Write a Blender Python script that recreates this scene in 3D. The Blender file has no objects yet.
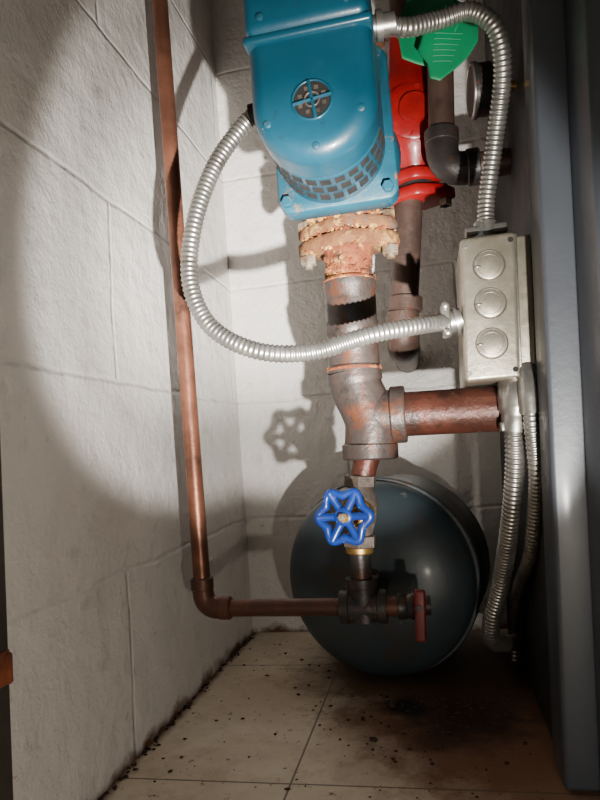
import bpy, bmesh, math, random
from mathutils import Vector, Matrix, noise
random.seed(7)
C=bpy.context.collection
# ---------------------------------------------------------------- materials
def nt(name):
    m=bpy.data.materials.new(name); m.use_nodes=True
    t=m.node_tree; b=t.nodes['Principled BSDF']; return m,t,b
def N(t,k,**kw):
    n=t.nodes.new(k)
    for a,v in kw.items(): setattr(n,a,v)
    return n
def ramp(t,src,p0,p1,c0=(0,0,0,1),c1=(1,1,1,1)):
    r=N(t,'ShaderNodeValToRGB'); e=r.color_ramp.elements
    e[0].position=p0;e[1].position=p1;e[0].color=c0;e[1].color=c1
    t.links.new(src,r.inputs[0]); return r.outputs[0]
def mix(t,f,a,b):
    n=N(t,'ShaderNodeMix',data_type='RGBA')
    if hasattr(f,'links'): t.links.new(f,n.inputs[0])
    else: n.inputs[0].default_value=f
    for i,x in ((6,a),(7,b)):
        if hasattr(x,'links'): t.links.new(x,n.inputs[i])
        else: n.inputs[i].default_value=(*x,1)
    return n.outputs[2]
def noi(t,vec,scale,det=4,rough=.6):
    n=N(t,'ShaderNodeTexNoise'); n.inputs['Scale'].default_value=scale
    n.inputs['Detail'].default_value=det; n.inputs['Roughness'].default_value=rough
    t.links.new(vec,n.inputs['Vector']); return n.outputs['Fac']
def madd(t,src,k,add):
    a=N(t,'ShaderNodeMath',operation='MULTIPLY_ADD'); t.links.new(src,a.inputs[0]); a.inputs[1].default_value=k
    if hasattr(add,'links'): t.links.new(add,a.inputs[2])
    else: a.inputs[2].default_value=add
    return a.outputs[0]
def mul(t,a,b):
    n=N(t,'ShaderNodeMath',operation='MULTIPLY')
    for i,x in enumerate((a,b)):
        if hasattr(x,'links'): t.links.new(x,n.inputs[i])
        else: n.inputs[i].default_value=x
    return n.outputs[0]
def bump(t,b,h,s,d=.002,prev=None):
    n=N(t,'ShaderNodeBump'); n.inputs['Strength'].default_value=s; n.inputs['Distance'].default_value=d
    t.links.new(h,n.inputs['Height'])
    if prev: t.links.new(prev,n.inputs['Normal'])
    t.links.new(n.outputs[0],b.inputs['Normal']); return n.outputs[0]
W1=(1,1,1,1);B0=(0,0,0,1)
def mat(name,c1,c2=None,scale=30,rough=.5,metal=0,bs=.2,bscale=120,spot=None,sp=(.6,.66),sscale=40,coat=0,lo=.4,hi=.62,spot2=None,sp2=(.62,.68),sscale2=70,streak=None,st=(.52,.66),stscale=70):
    m,t,b=nt(name); g=N(t,'ShaderNodeNewGeometry'); v=g.outputs['Position']
    c2=c2 or tuple(x*.8 for x in c1)
    col=mix(t,ramp(t,noi(t,v,scale),lo,hi),c1,c2)
    if spot:
        f=ramp(t,noi(t,v,sscale,6,.7),sp[0],sp[1]); col=mix(t,f,col,spot)
    if spot2:
        f2=ramp(t,noi(t,v,sscale2,5,.65),sp2[0],sp2[1]); col=mix(t,f2,col,spot2)
    if streak:
        mp=N(t,'ShaderNodeMapping'); t.links.new(v,mp.inputs[0]); mp.inputs['Scale'].default_value=(1,1,.13)
        col=mix(t,ramp(t,noi(t,mp.outputs[0],stscale,5,.65),st[0],st[1]),col,streak)
    t.links.new(col,b.inputs['Base Color'])
    rn=madd(t,noi(t,v,scale*2.3,4),.35,rough-.17); t.links.new(rn,b.inputs['Roughness'])
    b.inputs['Metallic'].default_value=metal
    b.inputs['Coat Weight'].default_value=coat; b.inputs['Coat Roughness'].default_value=.15
    if bs: bump(t,b,noi(t,v,bscale),bs)
    return m
def brickmat(name,axis):
    m,t,b=nt(name); g=N(t,'ShaderNodeNewGeometry')
    s=N(t,'ShaderNodeSeparateXYZ'); t.links.new(g.outputs['Position'],s.inputs[0])
    cmb=N(t,'ShaderNodeCombineXYZ'); t.links.new(s.outputs[axis],cmb.inputs[0]); t.links.new(s.outputs[2],cmb.inputs[1])
    mp=N(t,'ShaderNodeMapping'); t.links.new(cmb.outputs[0],mp.inputs[0]); mp.inputs['Location'].default_value=(.13 if axis==0 else -.012,.005,0)
    nz=N(t,'ShaderNodeTexNoise'); nz.inputs['Scale'].default_value=9; t.links.new(g.outputs['Position'],nz.inputs['Vector'])
    vm=N(t,'ShaderNodeVectorMath',operation='MULTIPLY_ADD'); t.links.new(nz.outputs['Color'],vm.inputs[0]); vm.inputs[1].default_value=(.013,.013,0); t.links.new(mp.outputs[0],vm.inputs[2])
    br=N(t,'ShaderNodeTexBrick'); t.links.new(vm.outputs[0],br.inputs['Vector'])
    for k,x in (('Scale',1),('Mortar Size',.0045),('Mortar Smooth',1),('Brick Width',.4),('Row Height',.2)): br.inputs[k].default_value=x
    f=br.outputs['Fac']; P=g.outputs['Position']
    n1=noi(t,P,4,3); n2=noi(t,P,150,6,.7); n3=noi(t,P,26,5,.65); n4=noi(t,P,60,3,.6)
    col=mix(t,ramp(t,n1,.3,.7),(.64,.605,.57),(.76,.73,.69))
    col=mix(t,ramp(t,n3,.60,.76),col,(.52,.48,.44))
    col=mix(t,mul(t,ramp(t,n4,.70,.74),.5),col,(.30,.25,.21))
    col=mix(t,mul(t,mul(t,f,ramp(t,noi(t,P,8,4),.48,.60)),.36),col,(.30,.25,.21))
    r=madd(t,n3,-.05,madd(t,s.outputs[2],1,.05))
    col=mix(t,ramp(t,r,.024,.036,W1,B0),col,(.13,.06,.03))
    t.links.new(col,b.inputs['Base Color']); b.inputs['Roughness'].default_value=.36
    p=bump(t,b,n2,.35,.0013); p=bump(t,b,n3,.8,.008,p)
    inv=N(t,'ShaderNodeMath',operation='SUBTRACT'); inv.inputs[0].default_value=1; t.links.new(f,inv.inputs[1])
    bump(t,b,inv.outputs[0],.45,.004,p)
    return m
def floormat():
    m,t,b=nt('vinyl_floor_tile'); g=N(t,'ShaderNodeNewGeometry'); P=g.outputs['Position']
    mp=N(t,'ShaderNodeMapping'); t.links.new(P,mp.inputs[0]); mp.inputs['Location'].default_value=(.152,.041,0)
    br=N(t,'ShaderNodeTexBrick'); t.links.new(mp.outputs[0],br.inputs['Vector']); br.offset=0
    for k,x in (('Scale',1),('Mortar Size',.0012),('Mortar Smooth',.2),('Brick Width',.3048),('Row Height',.3048)): br.inputs[k].default_value=x
    n1=noi(t,P,14,5,.7); n2=noi(t,P,75,6,.7); n5=noi(t,P,30,6,.75)
    col=mix(t,ramp(t,n1,.35,.7),(.80,.71,.56),(.66,.55,.41))
    col=mix(t,mul(t,ramp(t,n5,.5,.75),.6),col,(.44,.31,.19))
    col=mix(t,ramp(t,n2,.61,.68),col,(.19,.105,.055))
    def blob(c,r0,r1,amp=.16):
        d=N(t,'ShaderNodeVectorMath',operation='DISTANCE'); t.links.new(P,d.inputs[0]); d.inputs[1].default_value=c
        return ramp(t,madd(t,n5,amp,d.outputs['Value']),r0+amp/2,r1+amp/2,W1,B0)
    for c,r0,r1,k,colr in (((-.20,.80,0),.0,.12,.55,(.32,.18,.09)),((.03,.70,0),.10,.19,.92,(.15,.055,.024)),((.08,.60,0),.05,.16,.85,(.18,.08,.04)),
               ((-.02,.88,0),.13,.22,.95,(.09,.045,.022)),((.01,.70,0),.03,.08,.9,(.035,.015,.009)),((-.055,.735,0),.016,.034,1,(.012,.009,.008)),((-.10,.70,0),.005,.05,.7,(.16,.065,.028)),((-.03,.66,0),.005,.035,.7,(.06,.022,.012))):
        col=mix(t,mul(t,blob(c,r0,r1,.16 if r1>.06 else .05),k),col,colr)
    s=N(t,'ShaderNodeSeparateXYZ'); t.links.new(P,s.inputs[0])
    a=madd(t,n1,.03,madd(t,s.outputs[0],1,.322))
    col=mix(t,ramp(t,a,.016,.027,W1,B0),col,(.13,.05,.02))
    col=mix(t,mul(t,br.outputs['Fac'],.8),col,(.10,.065,.04))
    t.links.new(col,b.inputs['Base Color']); b.inputs['Roughness'].default_value=.5
    bump(t,b,n2,.3,.002); return m
M={}
M['blue']=mat('teal_enamel',(.006,.060,.098),(.009,.074,.118),12,.36,0,.2,70,(.018,.03,.035),(.62,.74),34,coat=.25,spot2=(.16,.20,.20),sp2=(.70,.72),sscale2=60)
M['blue2']=mat('teal_enamel_worn',(.008,.085,.13),(.010,.062,.095),25,.45,0,.25,90,(.20,.11,.05),(.57,.68),55)
M['dark']=mat('opening_shade_black',(.006,.006,.006),(.015,.012,.01),60,.8,0,0)  # near-black colour stands in for shade inside openings; two screw heads share it
M['crust']=mat('rust_crust',(.13,.045,.016),(.20,.085,.028),50,.9,.05,.9,180,(.42,.25,.07),(.53,.63),45,spot2=(.10,.085,.07),sp2=(.58,.68),sscale2=30)
M['rustn']=mat('rusted_nipple',(.14,.032,.010),(.24,.070,.018),50,.9,.05,.9,180,(.42,.24,.07),(.57,.64),60,spot2=(.05,.018,.009),sp2=(.56,.66),sscale2=35)
M['mineral']=mat('mineral_deposit',(.40,.19,.034),(.52,.32,.10),70,.95,0,.8,240,(.20,.055,.012),(.47,.57),55)
M['iron']=mat('grey_iron_pipe',(.062,.048,.043),(.040,.030,.026),28,.45,.3,.5,120,(.11,.036,.016),(.52,.64),34,spot2=(.014,.011,.009),sp2=(.53,.66),sscale2=20,streak=(.10,.030,.012),st=(.55,.66))
M['rustpipe']=mat('rusty_steel_pipe',(.095,.029,.018),(.055,.020,.013),30,.42,.3,.5,140,(.17,.08,.055),(.60,.70),60,spot2=(.018,.010,.008),sp2=(.53,.66),sscale2=22)
M['copper']=mat('aged_copper',(.27,.11,.065),(.16,.066,.040),20,.40,.6,.2,100,(.10,.045,.032),(.54,.70),28,spot2=(.10,.12,.09),sp2=(.70,.74),sscale2=45,streak=(.11,.045,.028),st=(.56,.70),stscale=60)
M['copperd']=mat('dark_copper',(.13,.055,.035),(.075,.035,.025),26,.5,.5,.25,120,(.04,.06,.05),(.60,.72),50)
M['galv']=mat('galvanised_steel',(.40,.38,.345),(.29,.275,.25),35,.34,.85,.1,200,(.19,.17,.145),(.60,.70),30)
M['galvb']=mat('galvanised_box_steel',(.46,.41,.325),(.36,.32,.25),22,.38,.75,.2,110,(.24,.20,.135),(.58,.72),36)
M['red']=mat('red_enamel',(.33,.008,.009),(.25,.006,.007),25,.36,0,.3,100,(.10,.01,.01),(.60,.72),40,coat=.25)
M['reddull']=mat('red_plastic_grip',(.17,.009,.008),(.09,.006,.006),40,.5,0,.1)
M['bluehandle']=mat('blue_handwheel_paint',(.006,.037,.235),(.009,.028,.17),30,.36,0,.15,100,(.30,.36,.45),(.63,.68),90,coat=.2)
M['brass']=mat('brass',(.45,.28,.08),(.28,.16,.05),60,.4,.8,.2,140)
M['bronze']=mat('dull_bronze',(.15,.12,.10),(.08,.062,.05),40,.5,.45,.4,140,(.24,.21,.18),(.58,.66),50)
M['tank']=mat('tank_enamel',(.024,.038,.046),(.034,.048,.056),8,.40,0,.25,45,(.055,.036,.026),(.54,.70),20,coat=.08,spot2=(.10,.11,.115),sp2=(.67,.72),sscale2=60,streak=(.045,.034,.028),st=(.57,.72),stscale=26)
M['tankrim']=mat('tank_rim_worn',(.085,.10,.105),(.045,.06,.065),30,.5,.1,.2,120,(.13,.065,.04),(.54,.66),50)
M['black']=mat('black_iron',(.030,.027,.027),(.05,.04,.036),30,.42,.4,.4,130,(.10,.04,.022),(.56,.68),40)
M['brownpipe']=mat('brown_iron_pipe',(.105,.064,.05),(.062,.038,.03),24,.48,.35,.35,130,(.16,.065,.038),(.56,.7),36,streak=(.05,.03,.022),st=(.54,.68))
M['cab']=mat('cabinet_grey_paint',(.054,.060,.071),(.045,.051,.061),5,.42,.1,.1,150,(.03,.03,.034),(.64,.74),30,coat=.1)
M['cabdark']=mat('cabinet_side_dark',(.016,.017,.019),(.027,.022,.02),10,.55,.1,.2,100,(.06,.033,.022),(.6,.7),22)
M['green']=mat('green_card_tag',(.005,.22,.085),(.007,.18,.07),14,.5,0,.03)
M['white']=mat('tag_print',(.08,.36,.20),None,30,.6,0,0)
M['bolt']=mat('rusty_bolt_steel',(.30,.25,.19),(.16,.09,.05),60,.5,.5,.4,180,(.40,.26,.09),(.56,.64),70)
M['debris']=mat('rust_flakes',(.06,.028,.016),(.022,.015,.012),60,.95,0,.5,200)
M['hinge']=mat('rusted_hinge',(.23,.06,.02),(.12,.03,.012),60,.9,0,.8,150)
M['frame']=mat('dark_painted_trim',(.05,.04,.034),(.03,.024,.02),12,.6,0,.2)
M['glass']=mat('gauge_face',(.05,.05,.05),None,30,.4,0,0)
M['wl']=brickmat('painted_block_left',1); M['wb']=brickmat('painted_block_back',0); M['fl']=floormat()
M['ceil']=mat('ceiling_paint',(.55,.52,.47),None,6,.8)
# ---------------------------------------------------------------- geometry helpers
def emp(name,loc=(0,0,0)):
    e=bpy.data.objects.new(name,None); e.empty_display_size=.02; e.location=loc; C.objects.link(e); return e
def mk(name,vs,fs,m,par=None,smooth=True,lean=False,auto=40):
    me=bpy.data.meshes.new(name)
    if lean: vs=[(v[0]+(v[2]-.33)*.06,v[1],v[2]) for v in vs]
    me.from_pydata([tuple(v) for v in vs],[],fs); 
    bm=bmesh.new(); bm.from_mesh(me); bmesh.ops.recalc_face_normals(bm,faces=bm.faces)
    if smooth:
        for f in bm.faces: f.smooth=True
        for e in bm.edges:
            if len(e.link_faces)==2 and e.calc_face_angle(0)>math.radians(auto): e.smooth=False
    bm.to_mesh(me); bm.free()
    me.materials.append(M[m]); o=bpy.data.objects.new(name,me); C.objects.link(o)
    if par: o.parent=par
    return o
def frame(d):
    d=Vector(d).normalized(); a=Vector((0,0,1)) if abs(d.z)<.9 else Vector((1,0,0))
    x=d.cross(a).normalized(); y=d.cross(x).normalized(); return d,x,y
def lathe(name,o,d,prof,m,par=None,seg=32,hexa=False,**k):
    o=Vector(o); d,x,y=frame(d); vs=[];fs=[]; 
    if hexa: seg=6
    for (tt,r) in prof:
        for i in range(seg):
            a=2*math.pi*i/seg; vs.append(o+d*tt+x*(r*math.cos(a))+y*(r*math.sin(a)))
    n=len(prof)
    for j in range(n-1):
        for i in range(seg): i2=(i+1)%seg; fs.append((j*seg+i,j*seg+i2,(j+1)*seg+i2,(j+1)*seg+i))
    fs.append(tuple(range(seg))); fs.append(tuple((n-1)*seg+i for i in range(seg)))
    return mk(name,vs,fs,m,par,**k)
def catmull(p,step):
    p=[Vector(q) for q in p]; p=[p[0]*2-p[1]]+p+[p[-1]*2-p[-2]]; out=[]
    for i in range(1,len(p)-2):
        for s in range(24):
            t=s/24; a,b,c,d=p[i-1:i+3]
            out.append(.5*((2*b)+(c-a)*t+(2*a-5*b+4*c-d)*t*t+(3*b-a-3*c+d)*t**3))
    out.append(p[-2]); return resample(out,step)
def resample(p,step):
    p=[Vector(q) for q in p]; L=[0]
    for a,b in zip(p,p[1:]): L.append(L[-1]+(b-a).length)
    n=max(2,int(L[-1]/step)); out=[];j=0
    for i in range(n+1):
        s=L[-1]*i/n
        while j<len(L)-2 and L[j+1]<s: j+=1
        f=(s-L[j])/max(1e-9,L[j+1]-L[j]); out.append(p[j].lerp(p[j+1],min(1,f)))
    return out
def sweep(name,pts,rf,m,par=None,seg=16,**k):
    pts=[Vector(q) for q in pts]; n=len(pts); vs=[];fs=[]
    T=[(pts[min(i+1,n-1)]-pts[max(i-1,0)]).normalized() for i in range(n)]
    _,x,_=frame(T[0]); s=0
    for i in range(n):
        if i: s+=(pts[i]-pts[i-1]).length
        x=(x-T[i]*x.dot(T[i])).normalized(); y=T[i].cross(x)
        r=rf(s,i) if callable(rf) else rf
        for j in range(seg):
            a=2*math.pi*j/seg; vs.append(pts[i]+x*r*math.cos(a)+y*r*math.sin(a))
    for i in range(n-1):
        for j in range(seg): j2=(j+1)%seg; fs.append((i*seg+j,i*seg+j2,(i+1)*seg+j2,(i+1)*seg+j))
    fs.append(tuple(range(seg))); fs.append(tuple((n-1)*seg+j for j in range(seg)))
    return mk(name,vs,fs,m,par,**k)
def fillet(pts,r,n=8):
    pts=[Vector(q) for q in pts]; out=[pts[0]]
    for a,b,c in zip(pts,pts[1:],pts[2:]):
        p=b+(a-b).normalized()*r; q=b+(c-b).normalized()*r
        for i in range(n+1):
            t=i/n; out.append((1-t)**2*p+2*t*(1-t)*b+t*t*q)
    out.append(pts[-1]); return out
def box(name,lo,hi,m,par=None,bev=.002,seg=3,lean=False,rot=None):
    bm=bmesh.new(); bmesh.ops.create_cube(bm,size=1)
    lo=Vector(lo);hi=Vector(hi);c=(lo+hi)/2;s=hi-lo
    for v in bm.verts: v.co=Vector((v.co.x*s.x,v.co.y*s.y,v.co.z*s.z))
    if bev: bmesh.ops.bevel(bm,geom=list(bm.edges),offset=bev,segments=seg,affect='EDGES',profile=.5)
    for v in bm.verts:
        if rot: v.co=rot@v.co
        v.co+=c
    vs=[v.co.copy() for v in bm.verts]; bm.verts.index_update(); fs=[tuple(v.index for v in f.verts) for f in bm.faces]; bm.free()
    return mk(name,vs,fs,m,par,lean=lean,auto=50)
def loft(name,loops,m,par=None,**k):
    n=len(loops[0]); vs=[v for l in loops for v in l]; fs=[]
    for j in range(len(loops)-1):
        for i in range(n): i2=(i+1)%n; fs.append((j*n+i,j*n+i2,(j+1)*n+i2,(j+1)*n+i))
    fs.append(tuple(range(n))); fs.append(tuple((len(loops)-1)*n+i for i in range(n)))
    return mk(name,vs,fs,m,par,**k)
def conduit(name,pts,r=.0088,par=None):
    p=catmull(pts,.0011)
    return sweep(name,p,lambda s,i:r*(1+.075*math.sin(2*math.pi*s/.0048)),'galv',par,seg=18,auto=80)
def oval(cx,cy,z,hx,hy,n=40):
    out=[]
    for i in range(n):
        a=2*math.pi*i/n; c,s=math.cos(a),math.sin(a)
        r=(abs(c/hx)**1.35+abs(s/hy)**1.35)**(-1/1.35); out.append((cx+r*c,cy+r*s,z))
    return out
def flange(name,cx,cy,z0,z1,hx,hy,m,par):
    e=.002
    def sc(i,z): return oval(cx,cy,z,hx-i,hy-i)
    return loft(name,[sc(e,z0),sc(0,z0+e),sc(0,z1-e),sc(e,z1)],m,par,auto=60)
def collar(t0,t1,r0,r1):
    e=.0015; return [(t0,r0),(t0,r1-e),(t0+e,r1),(t1-e,r1),(t1,r1-e),(t1,r0)]
# ---------------------------------------------------------------- room shell
def slab(name,lo,hi,m): return box(name,lo,hi,m,bev=0)
WX=-.322; WY=1.03; H=2.2
slab('floor',(WX-.1,-.6,-.05),(1.0,WY+.1,0),'fl')
slab('wall_left',(WX-.1,-.6,0),(WX,WY,H),'wl')
slab('wall_back',(WX-.1,WY,0),(1.0,WY+.1,H),'wb')
slab('ceiling',(WX-.1,-.6,H),(1.0,WY+.1,H+.05),'ceil')
df=emp('door_frame')
box('jamb',(WX+.0005,.33,.0),(WX+.012,.405,2.0),'frame',df,.003)
box('hinge_leaf',(WX+.0105,.388,.150),(WX+.0135,.403,.174),'hinge',df,.001)
lathe('hinge_pin',(WX+.0135,.401,.150),(0,0,1),collar(0,.022,.001,.0028),'hinge',df)
# ---------------------------------------------------------------- copper pipe
cp=emp('copper_pipe')
sweep('riser',resample([(-.296,.68,2.19),(-.278,.68,.865),(-.269,.68,.16)],.04),.0096,'copper',cp,seg=24)
sweep('elbow',fillet([(-.269,.68,.163),(-.268,.68,.130),(-.238,.68,.1293)],.018),.0120,'copperd',cp,seg=24)
lathe('elbow_collar_a',(-.269,.68,.150),(0,0,1),collar(0,.014,.008,.0128),'copperd',cp)
lathe('elbow_collar_b',(-.250,.68,.1296),(1,0,-.015),collar(0,.014,.008,.0128),'copperd',cp)
sweep('run',resample([(-.245,.68,.1294),(-.1125,.68,.1275)],.02),.0094,'copperd',cp,seg=24)
# ---------------------------------------------------------------- expansion tank
et=emp('expansion_tank')
ax=Vector((.20,.98,0)).normalized(); o=Vector((-.083,.82,.1285)); R=.1255
prof=[]
for i in range(15):
    a=math.pi/2*i/14; prof.append((-.050*math.cos(a),max(.0005,(R-.002)*math.sin(a))))
prof+=[(.006,R-.002),(.010,R-.002)]
lathe('dome_head',o,ax,prof,'tank',et,64)
lathe('seam_ring',o,ax,[(.010,R-.004),(.010,R+.001),(.013,R+.0025),(.020,R+.0025),(.023,R+.001),(.023,R-.004)],'tankrim',et,64)
lathe('shell',o,ax,[(.022,R-.006),(.022,R-.001),(.135,R-.001)]+[(.135+.03*math.sin(math.pi/2*i/8),(R-.001)*math.cos(math.pi/2*i/8)+.0004) for i in range(1,9)],'tank',et,64)
lathe('head_port',(-.085,.80,.132),(0,-1,0),collar(0,.045,.005,.017),'black',et)
# ---------------------------------------------------------------- blue circulator pump
pu=emp('circulator_pump')
cx,cz,hw,top=-.072,.597,.0550,.704
def dsh(i,y,hw=hw,top=top,rc=.016):
    r=hw-i; out=[]
    for k in range(33):
        a=math.pi+math.pi*k/32; out.append((cx+r*math.cos(a),y,cz+r*math.sin(a)))
    q=max(.002,rc-i)
    for k in range(9):
        a=math.pi/2*k/8; out.append((cx+r-q+q*math.cos(a),y,top-i-q+q*math.sin(a)))
    for k in range(9):
        a=math.pi/2+math.pi/2*k/8; out.append((cx-r+q+q*math.cos(a),y,top-i-q+q*math.sin(a)))
    return out
loops=[]
for k in range(9):
    a=math.pi/2*k/8; loops.append(dsh(.016*(1-math.sin(a)),.511-.016*math.cos(a)))
loops+=[dsh(0,.536),dsh(.0035,.5365),dsh(.0035,.541),dsh(.001,.5415),dsh(.001,.60),dsh(.004,.606)]
loft('motor_housing',loops,'blue',pu,auto=50)
box('terminal_cover',(cx-.0535,.4865,.6545),(cx+.0535,.59,.7075),'blue',pu,.009,5)
box('terminal_lip',(cx-.0558,.490,.6490),(cx+.0558,.592,.6570),'blue',pu,.003,3)
for i,(sx,sz) in enumerate([(-.038,.668),(.036,.668),(0.0,.698)]):
    lathe('cover_screw_%d'%i,(cx+sx,.4875,sz),(0,-1,0),[(0,.0035),(.0022,.0035),(.003,.002),(.003,.0003)],'blue2',pu,16)
gx,gz=-.072,.592
lathe('fan_opening_shade',(gx,.4952,gz),(0,-1,0),[(0,.0165),(.0006,.0165),(.0007,.0005)],'dark',pu,32)  # solid black disc, the shade of the fan hole is its colour
def ring(name,c,d,R_,r,m,par,seg=40,sc=None):
    d,x,y=frame(d); c=Vector(c); vs=[];fs=[];n=12
    for i in range(seg):
        a=2*math.pi*i/seg; rr=R_*(1 if sc is None else sc(a)); ra=x*math.cos(a)+y*math.sin(a)
        for j in range(n):
            b=2*math.pi*j/n; vs.append(c+ra*(rr+r*math.cos(b))+d*(r*math.sin(b)))
    for i in range(seg):
        for j in range(n): fs.append((i*n+j,i*n+(j+1)%n,((i+1)%seg)*n+(j+1)%n,((i+1)%seg)*n+j))
    return mk(name,vs,fs,m,par)
ring('fan_ring',(gx,.4948,gz),(0,-1,0),.0170,.0012,'blue',pu)
ring('fan_ring_inner',(gx,.4938,gz),(0,-1,0),.0062,.0011,'bronze',pu)
for k in range(4):
    a=math.pi/2*k+.12; d=Vector((math.cos(a),0,math.sin(a)))
    sweep('grille_bar_%d'%k,[Vector((gx,.4938,gz))+d*.001,Vector((gx,.4938,gz))+d*.0165],.0017,'blue',pu,8)
for k in range(8):
    a=math.pi/4*k+.4; d=Vector((math.cos(a),0,math.sin(a)))
    box('rotor_fin_%d'%k,Vector((gx,.4943,gz))+d*.011-Vector((.0018,.0004,.0016)),Vector((gx,.4943,gz))+d*.011+Vector((.0018,.0004,.0016)),'bronze',pu,0)
def slot_patches(y0,y1,r,angs,w):
    vs=[];fs=[]
    for a in angs:
        a=math.radians(a); ra=Vector((math.cos(a),0,math.sin(a))); tg=Vector((-math.sin(a),0,math.cos(a))); b=len(vs)
        for rr in (r-.002,r+.0006):
            for yy in (y0,y1):
                for s in (-w,w): vs.append(Vector((cx,0,cz))+ra*rr+tg*s+Vector((0,yy,0)))
        for f in ((0,1,3,2),(4,5,7,6),(0,1,5,4),(2,3,7,6),(0,2,6,4),(1,3,7,5)): fs.append(tuple(b+q for q in f))
    return vs,fs
for i,(y0,y1) in enumerate([(.5445,.5545),(.5605,.571),(.577,.589)]):
    v,f=slot_patches(y0,y1,hw-.001,[196+i*4+k*14.5 for k in range(11)],.0047)
    mk('vent_slot_shade_%d'%i,v,f,'dark',pu,smooth=False)  # raised black patches on the shell; slot shade is painted, nothing is cut
for i,(a,rr) in enumerate([(205,.044),(335,.044),(270,.044)]):
    a=math.radians(a); lathe('cap_screw_%d'%i,(cx+rr*math.cos(a),.4985,cz+rr*math.sin(a)),(0,-1,0),[(0,.0036),(.0028,.0036),(.0036,.0025),(.0036,.0003)],'blue2',pu,16)
bm=bmesh.new()
for i in range(16):
    r=bmesh.ops.create_icosphere(bm,subdivisions=1,radius=random.uniform(.0012,.0030))
    cc=Vector((-.1125+random.gauss(0,.002),.5005,.578+random.gauss(0,.002)))
    for v in r['verts']: v.co=Vector((v.co.x,v.co.y*.9,v.co.z))+cc
me=bpy.data.meshes.new('chipped_paint'); bm.to_mesh(me); bm.free(); me.materials.append(M['galvb'])
oc=bpy.data.objects.new('chipped_paint',me); C.objects.link(oc); oc.parent=pu
def rsq(hwx,z0,z1,y,rc,i=0):
    out=[];x0,x1=-.070-hwx+i,-.070+hwx-i;z0+=i;z1-=i
    for (px,pz,a0) in ((x1-rc,z1-rc,0),(x0+rc,z1-rc,90),(x0+rc,z0+rc,180),(x1-rc,z0+rc,270)):
        for k in range(7):
            a=math.radians(a0+90*k/6); out.append((px+rc*math.cos(a),y,pz+rc*math.sin(a)))
    return out
loft('volute_plate',[rsq(.061,.541,.70,.604,.014,.002),rsq(.061,.541,.70,.606,.014),rsq(.061,.541,.70,.628,.014),rsq(.061,.541,.70,.630,.014,.002)],'blue2',pu,auto=50)
for i,(x,z) in enumerate([(-.121,.552),(-.019,.552),(-.121,.69),(-.019,.69)]):
    lathe('plate_bolt_%d'%i,(x,.604,z),(0,-1,0),[(0,.006),(.006,.006),(.007,.005)],'blue2',pu,hexa=True)
lathe('volute_body',(-.070,.628,.612),(0,1,0),[(0,.052),(.01,.062),(.035,.066),(.06,.060),(.08,.04),(.085,.01)],'blue2',pu,40)
sweep('volute_neck',[(-.070,.672,.60),(-.0705,.676,.572),(-.071,.68,.557),(-.071,.68,.545)],lambda s,i:[.036,.030,.027,.029][i],'blue2',pu,28)
sweep('volute_outlet',[(-.068,.672,.64),(-.066,.68,.70),(-.066,.68,.75)],.028,'blue2',pu,28)
flange('volute_flange',-.071,.68,.536,.549,.056,.034,'crust',pu)
flange('volute_top_flange',-.066,.68,.748,.762,.056,.036,'crust',pu)
lathe('connector_left',(cx-.054,.58,.640),(-1,0,-.1),[(0,.011),(.004,.011),(.004,.013),(.012,.013),(.012,.0105),(.022,.0105)],'black',pu)
lathe('connector_right',(cx+.052,.575,.700),(1,.1,.02),[(0,.010),(.004,.010),(.004,.014),(.010,.014),(.010,.0108),(.022,.0108)],'galv',pu)
# ---------------------------------------------------------------- main iron pipe stack
st=emp('iron_pipe_stack')
flange('companion_flange',-.071,.68,.517,.533,.057,.034,'crust',st)
flange('upper_companion_flange',-.066,.68,.765,.78,.056,.036,'crust',st)
lathe('upper_pipe',(-.066,.68,.775),(0.0,0,1),[(0,.026),(1.42,.026)],'brownpipe',st)
for i,x in enumerate((-.117,-.025)):
    lathe('flange_bolt_%d'%i,(x,.678,.503),(0,0,1),[(0,.0045),(.058,.0045)],'bolt',st,16)
    lathe('flange_nut_%d'%i,(x,.678,.507),(0,0,1),[(0,.0085),(.001,.0095),(.009,.0095),(.010,.0085)],'bolt',st,hexa=True)
    lathe('flange_bolt_head_%d'%i,(x,.678,.549),(0,0,1),[(0,.0095),(.006,.0095),(.007,.0085)],'bolt',st,hexa=True)
sweep('rusty_nipple',[(-.0715,.68,.520),(-.072,.68,.506),(-.0725,.68,.495),(-.073,.68,.478)],lambda s,i:[.0285,.0265,.0255,.0255][i],'rustn',st,32)
d=Vector((-.003,0,-.105))
lathe('coupling',(-.073,.68,.484),d,[(0,.024),(0,.0275),(.002,.0295),(.010,.0295),(.012,.0280),(.046,.0280),(.048,.0292),(.060,.0292),(.062,.0280),(.096,.0280),(.098,.0298),(.104,.0298),(.106,.027)],'iron',st,36)
lathe('rust_joint',(-.0757,.68,.386),d,[(0,.0292),(.001,.0305),(.003,.0305),(.004,.0292)],'rustn',st,36)
lathe('rust_joint_upper',(-.073,.68,.4855),d,[(0,.0245),(.001,.029),(.003,.0302),(.005,.0292)],'rustn',st,36)
tee=[(-.076,.68,.380),(-.0745,.68,.362),(-.067,.68,.342),(-.0625,.68,.325),(-.064,.68,.305),(-.0665,.68,.288)]
sweep('tee_body',catmull(tee,.003),lambda s,i:.0285 if s>.01 else .030,'iron',st,36)
lathe('tee_bottom_collar',(-.0655,.68,.302),(-.04,0,-1),[(0,.028),(.002,.0305),(.016,.0305),(.018,.027),(.018,.014)],'iron',st,36)
sweep('tee_branch',[(-.066,.68,.331),(-.030,.68,.3305)],.0275,'iron',st,36)
lathe('tee_branch_collar',(-.040,.68,.3305),(1,0,-.02),collar(0,.016,.02,.0310),'iron',st,36)
sweep('branch_pipe',resample([(-.028,.68,.3302),(.1065,.68,.327)],.02),.0240,'rustpipe',st,36)
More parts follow.
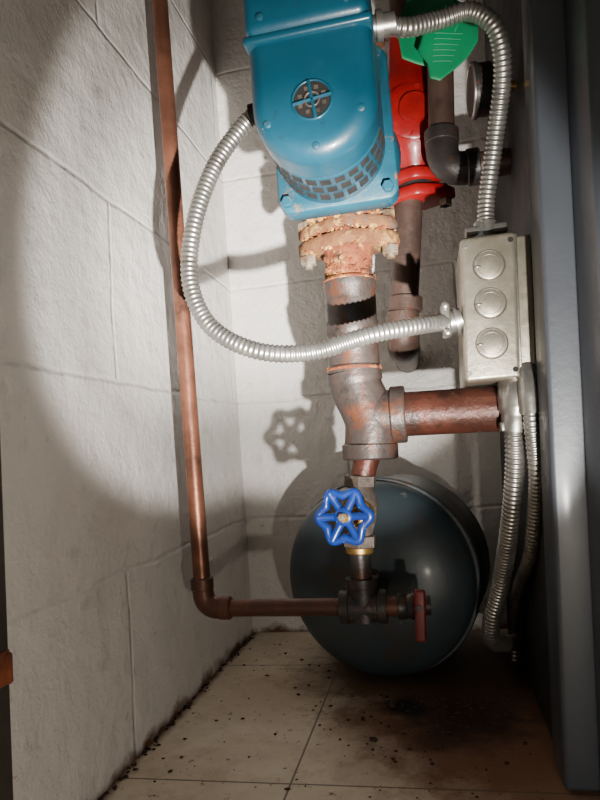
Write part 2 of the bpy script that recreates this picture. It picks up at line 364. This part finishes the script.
sweep('reducer_nipple',[(-.068,.68,.290),(-.0735,.68,.276),(-.078,.68,.262)],.0135,'rustpipe',st,24)
def lumps(name,gen,n,mname,s0,s1):
    bm=bmesh.new()
    for i in range(n):
        c=gen(); s=s0+(s1-s0)*random.random()**2.5
        r=bmesh.ops.create_icosphere(bm,subdivisions=2,radius=s)
        off=Vector((random.random()*50,0,0))
        for v in r['verts']: v.co=v.co*(.75+.7*noise.noise(v.co*(1.3/s)+off)+.25)+c
    me=bpy.data.meshes.new(name); bm.to_mesh(me); bm.free(); me.materials.append(M[mname])
    oc=bpy.data.objects.new(name,me); C.objects.link(oc); oc.parent=st
def g_flange():
    a=random.uniform(math.pi*.95,2*math.pi*1.02); z=random.choice([.551,.549,.534,.534,.517])+random.uniform(-.002,.003)
    rr=(abs(math.cos(a)/.055)**1.35+abs(math.sin(a)/.033)**1.35)**(-1/1.35)*random.uniform(.9,1.0)
    return Vector((-.071+rr*math.cos(a),.68+rr*math.sin(a),z))
def g_neck():
    a=random.gauss(1.5*math.pi,.55); z=random.uniform(.548,.569); rr=.031+(.585-z)*.25
    return Vector((-.073+rr*math.cos(a),.672+rr*math.sin(a),z))
def g_nip():
    a=random.uniform(math.pi,2*math.pi); return Vector((-.0725+.026*math.cos(a),.68+.026*math.sin(a),random.uniform(.482,.512)))
def g_joint():
    a=random.uniform(math.pi,2*math.pi); return Vector((-.0757+.0302*math.cos(a),.68+.0302*math.sin(a),.3845+random.gauss(0,.001)))
lumps('mineral_crust_flange',g_flange,100,'mineral',.0008,.0034)
lumps('mineral_crust_neck',g_neck,200,'mineral',.0012,.0050)
lumps('rust_scale',g_nip,110,'rustn',.0008,.0035)
lumps('rust_scale_flange',g_flange,110,'rustn',.0008,.0036)
lumps('rust_scale_joint',g_joint,50,'rustn',.0005,.0016)
# ---------------------------------------------------------------- gate valve
gv=emp('gate_valve')
lathe('inlet_hex',(-.079,.68,.268),(-.1,0,-1),[(0,.017),(.001,.0185),(.012,.0185),(.013,.017)],'bronze',gv,hexa=True)
lathe('valve_body',(-.0800,.68,.257),(-.08,0,-1),[(0,.013),(.006,.016),(.016,.0195),(.026,.0200),(.038,.0175),(.048,.014),(.054,.013)],'bronze',gv)
lathe('outlet_hex',(-.0845,.68,.204),(-.08,0,-1),[(0,.017),(.001,.0185),(.012,.0185),(.013,.017)],'bronze',gv,hexa=True)
sd=Vector((-.14,-1,.04)).normalized(); so=Vector((-.082,.668,.228))
lathe('bonnet',so,sd,[(0,.017),(.010,.016),(.012,.013),(.018,.012)],'brass',gv)
lathe('bonnet_hex',so+sd*.012,sd,[(0,.013),(.001,.0145),(.009,.0145),(.010,.013)],'brass',gv,hexa=True)
lathe('packing_nut',so+sd*.022,sd,[(0,.010),(.010,.010),(.012,.007)],'brass',gv,hexa=True)
lathe('stem',so+sd*.03,sd,[(0,.0045),(.030,.0045)],'brass',gv,16)
hc=so+sd*.052+Vector((-.002,0,.001))
def sc(a): return 1+.12*math.cos(6*a)
ring('handwheel_rim',hc,sd,.0238,.0047,'bluehandle',gv,96,sc)
_,hx,hy=frame(sd)
for k in range(6):
    a=math.pi/3*k; dd=hx*math.cos(a)+hy*math.sin(a)
    sweep('spoke_%d'%k,[hc+dd*.004-sd*.002,hc+dd*.014-sd*.001,hc+dd*.0267],lambda s,i:[.0048,.0038,.0053][i],'bluehandle',gv,12)
lathe('handwheel_hub',hc-sd*.005,sd,[(0,.0090),(.008,.0090),(.010,.0065)],'bluehandle',gv)
lathe('handwheel_nut',hc+sd*.005,sd,[(0,.0042),(.004,.0042),(.005,.003)],'bolt',gv,hexa=True)
lathe('brass_outlet',(-.0862,.68,.192),(-.05,0,-1),collar(0,.008,.008,.0150),'brass',gv)
# ---------------------------------------------------------------- tank feed tee + drain
tf=emp('drain_valve_fitting')
sweep('nipple',[(-.0865,.68,.184),(-.087,.68,.150)],.0118,'black',tf,24)
lathe('tee_vertical',(-.087,.68,.158),(0,0,-1),[(0,.013),(0,.0175),(.009,.0175),(.010,.0155),(.045,.0155)],'black',tf)
lathe('tee_run',(-.112,.68,.1275),(1,0,-.01),[(0,.012),(0,.0175),(.009,.0175),(.010,.0160),(.040,.0160),(.041,.0175),(.050,.0175),(.050,.012)],'black',tf)
sweep('to_tank',[(-.087,.68,.1275),(-.0865,.765,.131)],.0125,'black',tf,24)
sweep('side_nipple',[(-.064,.68,.127),(-.045,.68,.127)],.0105,'copperd',tf,24)
lathe('drain_body',(-.050,.68,.127),(1,0,0),[(0,.0135),(.008,.0135),(.010,.012),(.016,.0145),(.024,.0145),(.028,.010),(.034,.010)],'black',tf)
lathe('lever_stem',(-.029,.672,.127),(.2,-1,0),[(0,.005),(.018,.005)],'bronze',tf,16)
box('lever_handle',(-.0320,.650,.098),(-.0210,.657,.150),'reddull',tf,.0028,4,rot=Matrix.Rotation(.06,3,'Y'))
lathe('lever_nut',(-.0265,.651,.132),(0,-1,0),[(0,.0035),(.003,.0035)],'black',tf,hexa=True)
# ---------------------------------------------------------------- electrical junction box
jb=emp('electrical_junction_box')
box('box_body',(.036,.630,.354),(.0895,.732,.4995),'galvb',jb,.0045,4,lean=True)
box('extension_ring',(.0885,.634,.358),(.1045,.728,.4955),'galvb',jb,.003,3,lean=True)
box('cover_edge',(.0885,.632,.356),(.0908,.730,.4975),'galv',jb,.0008,2,lean=True)
for i,z in enumerate((.468,.430,.390)):
    x=.0632+(z-.33)*.06
    ring('knockout_groove_%d'%i,(x,.6300,z),(0,-1,0),.0150,.0008,'bronze',jb,48)
    lathe('knockout_disc_%d'%i,(x,.6305,z),(0,-1,0),[(0,.0138),(.0007,.0138),(.0010,.0132),(.0010,.0005)],'galvb',jb,40)
    ring('knockout_inner_%d'%i,(x,.6296,z),(0,-1,0),.0108,.0003,'galv',jb,48)
    box('knockout_tab_%d'%i,(x-.014,.6290,z-.001),(x-.008,.6302,z+.001),'galv',jb,.0003,1)
for i,(x,z) in enumerate(((.041,.491),(.0845,.491),(.041,.3625),(.0845,.3625))):
    lathe('box_screw_%d'%i,(x+(z-.33)*.06,.6305,z),(0,-1,0),[(0,.0028),(.0012,.0026),(.0012,.0003)],'dark' if i%2 else 'galv',jb,16)
lathe('connector_top',(.0745,.660,.497),(.03,0,1),[(0,.013),(.004,.013),(.004,.0155),(.007,.0155),(.007,.0118),(.024,.0118)],'galv',jb)
box('connector_top_clamp',(.054,.651,.507),(.096,.667,.517),'galv',jb,.002)
lathe('connector_left',(.041,.642,.4195),(-1,0,-.15),[(0,.012),(.004,.012),(.004,.0155),(.007,.0155),(.007,.0118),(.022,.0118)],'galv',jb)
box('connector_left_clamp',(.021,.628,.4035),(.030,.655,.4345),'galv',jb,.002)
for i,z in enumerate((.4055,.4325)):
    lathe('clamp_screw_%d'%i,(.0255,.630,z),(0,-1,0),[(0,.0035),(.005,.0035),(.006,.0022)],'galv',jb,14)
sweep('angle_connector',catmull([(.088,.655,.358),(.0885,.652,.345),(.086,.649,.330),(.0835,.647,.315),(.082,.648,.303)],.003),lambda s,i:.0165+.002*math.sin(s*90) if s<.04 else .0135,'galv',jb,24)
box('angle_connector_clamp',(.068,.640,.303),(.098,.658,.313),'galv',jb,.002)
lathe('angle_screw',(.091,.640,.309),(0,-1,0),[(0,.0035),(.005,.0035),(.006,.002)],'galv',jb,14)
sweep('angle_connector_rear',catmull([(.0985,.640,.362),(.0975,.632,.350),(.0965,.628,.335),(.096,.627,.318)],.003),lambda s,i:.0105,'galv',jb,20)
# ---------------------------------------------------------------- flexible conduits
conduit('flexible_conduit',[(-.142,.58,.6375),(-.156,.58,.629),(-.185,.57,.588),(-.206,.56,.531),(-.215,.56,.473),(-.198,.56,.426),(-.155,.56,.397),(-.104,.57,.391),(-.047,.58,.403),(0,.605,.411),(.024,.635,.417)],.0082)
conduit('flexible_conduit.001',[(-.005,.578,.700),(.015,.585,.699),(.046,.60,.710),(.075,.60,.712),(.096,.60,.690),(.101,.615,.655),(.092,.64,.605),(.079,.658,.545),(.0755,.66,.515)],.0086)
conduit('flexible_conduit.002',[(.082,.648,.308),(.080,.655,.27),(.073,.68,.212),(.062,.735,.138),(.050,.76,.090),(.049,.78,.060),(.062,.80,.050),(.078,.82,.045),(.083,.83,.044)],.0095)
conduit('flexible_conduit.003',[(.096,.627,.325),(.0955,.628,.30),(.0965,.636,.262),(.0955,.66,.225),(.091,.70,.17),(.086,.78,.12),(.083,.85,.06),(.081,.86,.010)],.0072)
# ---------------------------------------------------------------- hang tag
tg=emp('hang_tag')
def tagsheet(name,poly,y,amp,m,off=0):
    n=10; cxp=sum(p[0] for p in poly)/len(poly); czp=sum(p[1] for p in poly)/len(poly); vs=[];fs=[]
    P=[]
    for i in range(len(poly)):
        a=poly[i];b=poly[(i+1)%len(poly)]
        for s in range(4): P.append((a[0]+(b[0]-a[0])*s/4,a[1]+(b[1]-a[1])*s/4))
    for k in range(n+1):
        f=max(k/n,.001)
        for p in P:
            x=cxp+(p[0]-cxp)*f; z=czp+(p[1]-czp)*f; vs.append((x,y+amp*math.sin((x-.01)*70)+.15*(z-.7)+off,z))
    L=len(P)
    for k in range(n):
        for i in range(L): fs.append((k*L+i,k*L+(i+1)%L,(k+1)*L+(i+1)%L,(k+1)*L+i))
    fs.append(tuple(range(L)))
    o=mk(name,vs,fs,m,tg,auto=80)
    md=o.modifiers.new('t','SOLIDIFY'); md.thickness=.0006
tagsheet('card',[(.006,.690),(.004,.715),(.008,.742),(.020,.770),(.050,.765),(.068,.74),(.066,.715),(.052,.695),(.030,.682)],.622,.008,'green')
tagsheet('card_fold',[(.060,.728),(.084,.712),(.082,.695),(.070,.678),(.056,.664),(.040,.651),(.031,.655),(.030,.672),(.022,.690),(.030,.712)],.617,-.006,'green')
for k in range(6):
    z=.705-.0065*k; x0=.040-.001*k; x1=.068-.0028*k
    vs=[];n=8
    for i in range(n+1):
        x=x0+(x1-x0)*i/n
        for zz in (z,z+.0009): vs.append((x,.617-.006*math.sin((x-.01)*70)+.15*(zz-.7)-.0009,zz))
    mk('print_line_%d'%k,vs,[(2*i,2*i+1,2*i+3,2*i+2) for i in range(n)],'white',tg)
sweep('tie_string',catmull([(.052,.600,.722),(.052,.612,.728),(.050,.618,.735)],.002),.0008,'white',tg,6)
# ---------------------------------------------------------------- red flow valve and return pipe
rv=emp('flow_control_valve')
X,Y=.011,.862
lathe('valve_body',(X,Y,.668),(.03,0,1),[(0,.022),(.010,.026),(.024,.040),(.05,.048),(.10,.048),(.135,.040),(.15,.030),(.20,.026)],'red',rv,40)
lathe('side_cover',(X+.006,Y-.038,.742),(.1,-1,0),[(0,.040),(.006,.040),(.008,.037),(.009,.022),(.016,.020),(.017,.002)],'red',rv,36)
for k in range(6):
    a=math.pi/3*k+.3; lathe('cover_bolt_%d'%k,(X+.006+.032*math.cos(a),Y-.043,.742+.032*math.sin(a)),(0,-1,0),[(0,.004),(.004,.004)],'red',rv,hexa=True)
flange('red_flange_upper',X,Y,.654,.670,.052,.034,'red',rv)
flange('red_flange_lower',X,Y,.630,.646,.052,.034,'red',rv)
lathe('gasket',(X,Y,.645),(0,0,1),[(0,.026),(.011,.026)],'black',rv)
for i,x in enumerate((X-.040,X+.038)):
    lathe('bolt_%d'%i,(x,Y-.002,.620),(0,0,1),[(0,.005),(.060,.005)],'bolt',rv,12)
    lathe('nut_%d'%i,(x,Y-.002,.620),(0,0,1),[(0,.009),(.009,.009)],'bolt',rv,hexa=True)
    lathe('nut_top_%d'%i,(x,Y-.002,.670),(0,0,1),[(0,.009),(.008,.009)],'bolt',rv,hexa=True)
rp=emp('return_pipe')
sweep('drop',resample([(X-.012,Y,.632),(X-.034,Y,.465)],.02),.0195,'brownpipe',rp,28)
lathe('drop_collar',(X-.028,Y,.500),(-.1,0,-1),collar(0,.02,.015,.0235),'brownpipe',rp)
sweep('elbow',fillet([(X-.034,Y,.478),(X-.037,Y,.436),(X-.037,Y+.05,.434)],.028),.0225,'brownpipe',rp,28)
sweep('wall_run',[(X-.037,Y+.04,.434),(X-.037,1.0295,.432)],.0195,'brownpipe',rp,28)
lathe('riser',(X+.006,Y,.85),(.03,0,1),[(0,.022),(1.34,.022)],'brownpipe',rp)
# ---------------------------------------------------------------- black iron supply pipe
bp=emp('black_supply_pipe')
Yb=.785
sweep('drop',resample([(.078,Yb,1.2),(.0610,Yb,.86),(.0475,Yb,.682)],.03),.0165,'brownpipe',bp,28)
lathe('collar',(.0480,Yb,.690),(-.07,0,-1),collar(0,.018,.01,.0215),'black',bp)
sweep('elbow',fillet([(.0475,Yb,.686),(.0455,Yb,.638),(.085,Yb,.636)],.026),.0205,'black',bp,28)
lathe('collar_b',(.074,Yb,.6365),(1,0,0),collar(0,.016,.01,.0225),'black',bp)
sweep('run',[(.08,Yb,.6365),(.1255,Yb,.6365)],.0165,'brownpipe',bp,28)
pg=emp('pressure_gauge')
g0=Vector((.1265,.70,.685)); gd=Vector((-1,-.08,0)).normalized()
lathe('stem',g0,gd,[(0,.006),(.032,.006)],'brass',pg)
lathe('case',g0+gd*.026,gd,[(0,.026),(.002,.028),(.016,.028),(.017,.030),(.021,.030),(.022,.027)],'black',pg,40)
ring('bezel',g0+gd*.0475,gd,.0275,.0018,'galv',pg,48)
lathe('face',g0+gd*.0475,gd,[(0,.026),(.0006,.026),(.0006,.0005)],'glass',pg,40)
# ---------------------------------------------------------------- boiler cabinet
bc=emp('boiler_cabinet')
def lb(*a,**k): return box(*a,lean=True,**k)
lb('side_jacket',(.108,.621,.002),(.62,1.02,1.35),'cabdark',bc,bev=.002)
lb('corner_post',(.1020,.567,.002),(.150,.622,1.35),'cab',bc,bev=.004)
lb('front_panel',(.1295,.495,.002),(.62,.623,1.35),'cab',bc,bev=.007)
# ---------------------------------------------------------------- floor debris
bm=bmesh.new()
def flake(x,y,s):
    r=bmesh.ops.create_icosphere(bm,subdivisions=1,radius=s)
    q=random.uniform(0,3.1); rx=random.uniform(.5,1.4)
    for v in r['verts']:
        c=v.co*random.uniform(.7,1.25); c=Vector((c.x*rx,c.y,c.z*.35)); c.rotate(Matrix.Rotation(q,3,'Z')); v.co=c+Vector((x,y,s*.3))
for i in range(420):
    x=random.uniform(-.31,.09);y=random.uniform(.45,.99)
    if random.random()<.55: x=random.gauss(-.03,.06); y=random.gauss(.71,.06)
    if x>.07 or x<-.318: continue
    flake(x,y,random.choice([.0006,.0008,.001,.0013,.0016,.0025]))
for i in range(160): flake(WX+abs(random.gauss(0,.004))+.001,random.uniform(.42,1.0),random.uniform(.0012,.003))
for (x,y,s) in [(-.07,.735,.010),(-.075,.745,.007),(-.01,.675,.005),(-.10,.70,.003),(-.085,.655,.004)]: flake(x,y,s)
me=bpy.data.meshes.new('floor_debris'); bm.to_mesh(me); bm.free(); me.materials.append(M['debris'])
C.objects.link(bpy.data.objects.new('floor_debris',me))
# ---------------------------------------------------------------- lights (a hand-held flashlight: hot core, wide beam, dim spill)
def look(o,tgt):
    d=Vector(tgt)-o.location; o.rotation_euler=d.to_track_quat('-Z','Y').to_euler()
LP=(.119,0,.089)
def spot(name,e,size,blend,tgt,col=(1,.965,.91)):
    l=bpy.data.lights.new(name,'SPOT'); l.energy=e; l.spot_size=math.radians(size); l.spot_blend=blend; l.shadow_soft_size=.007; l.color=col
    o=bpy.data.objects.new(name,l); o.location=LP; C.objects.link(o); look(o,tgt)
spot('flashlight_core',190,33,1.0,(-.29,1.03,.70))
spot('flashlight_beam',48,45,.25,(-.245,1.03,.68))
l=bpy.data.lights.new('flashlight_spill','POINT'); l.energy=4.0; l.shadow_soft_size=.01; l.color=(1,.93,.82)
l2=bpy.data.objects.new('flashlight_spill',l); l2.location=LP; C.objects.link(l2)
w=bpy.data.worlds.new('room_ambient'); bpy.context.scene.world=w; w.use_nodes=True
w.node_tree.nodes['Background'].inputs[0].default_value=(1,.87,.74,1); w.node_tree.nodes['Background'].inputs[1].default_value=.07
# ---------------------------------------------------------------- camera
cd=bpy.data.cameras.new('camera'); cd.sensor_fit='VERTICAL'; cd.sensor_height=24; cd.lens=24*620/800; cd.clip_start=.01
cam=bpy.data.objects.new('camera',cd); C.objects.link(cam)
cam.location=(0,0,.30); cam.rotation_euler=(1.65131,.07481,.20849); bpy.context.scene.camera=cam
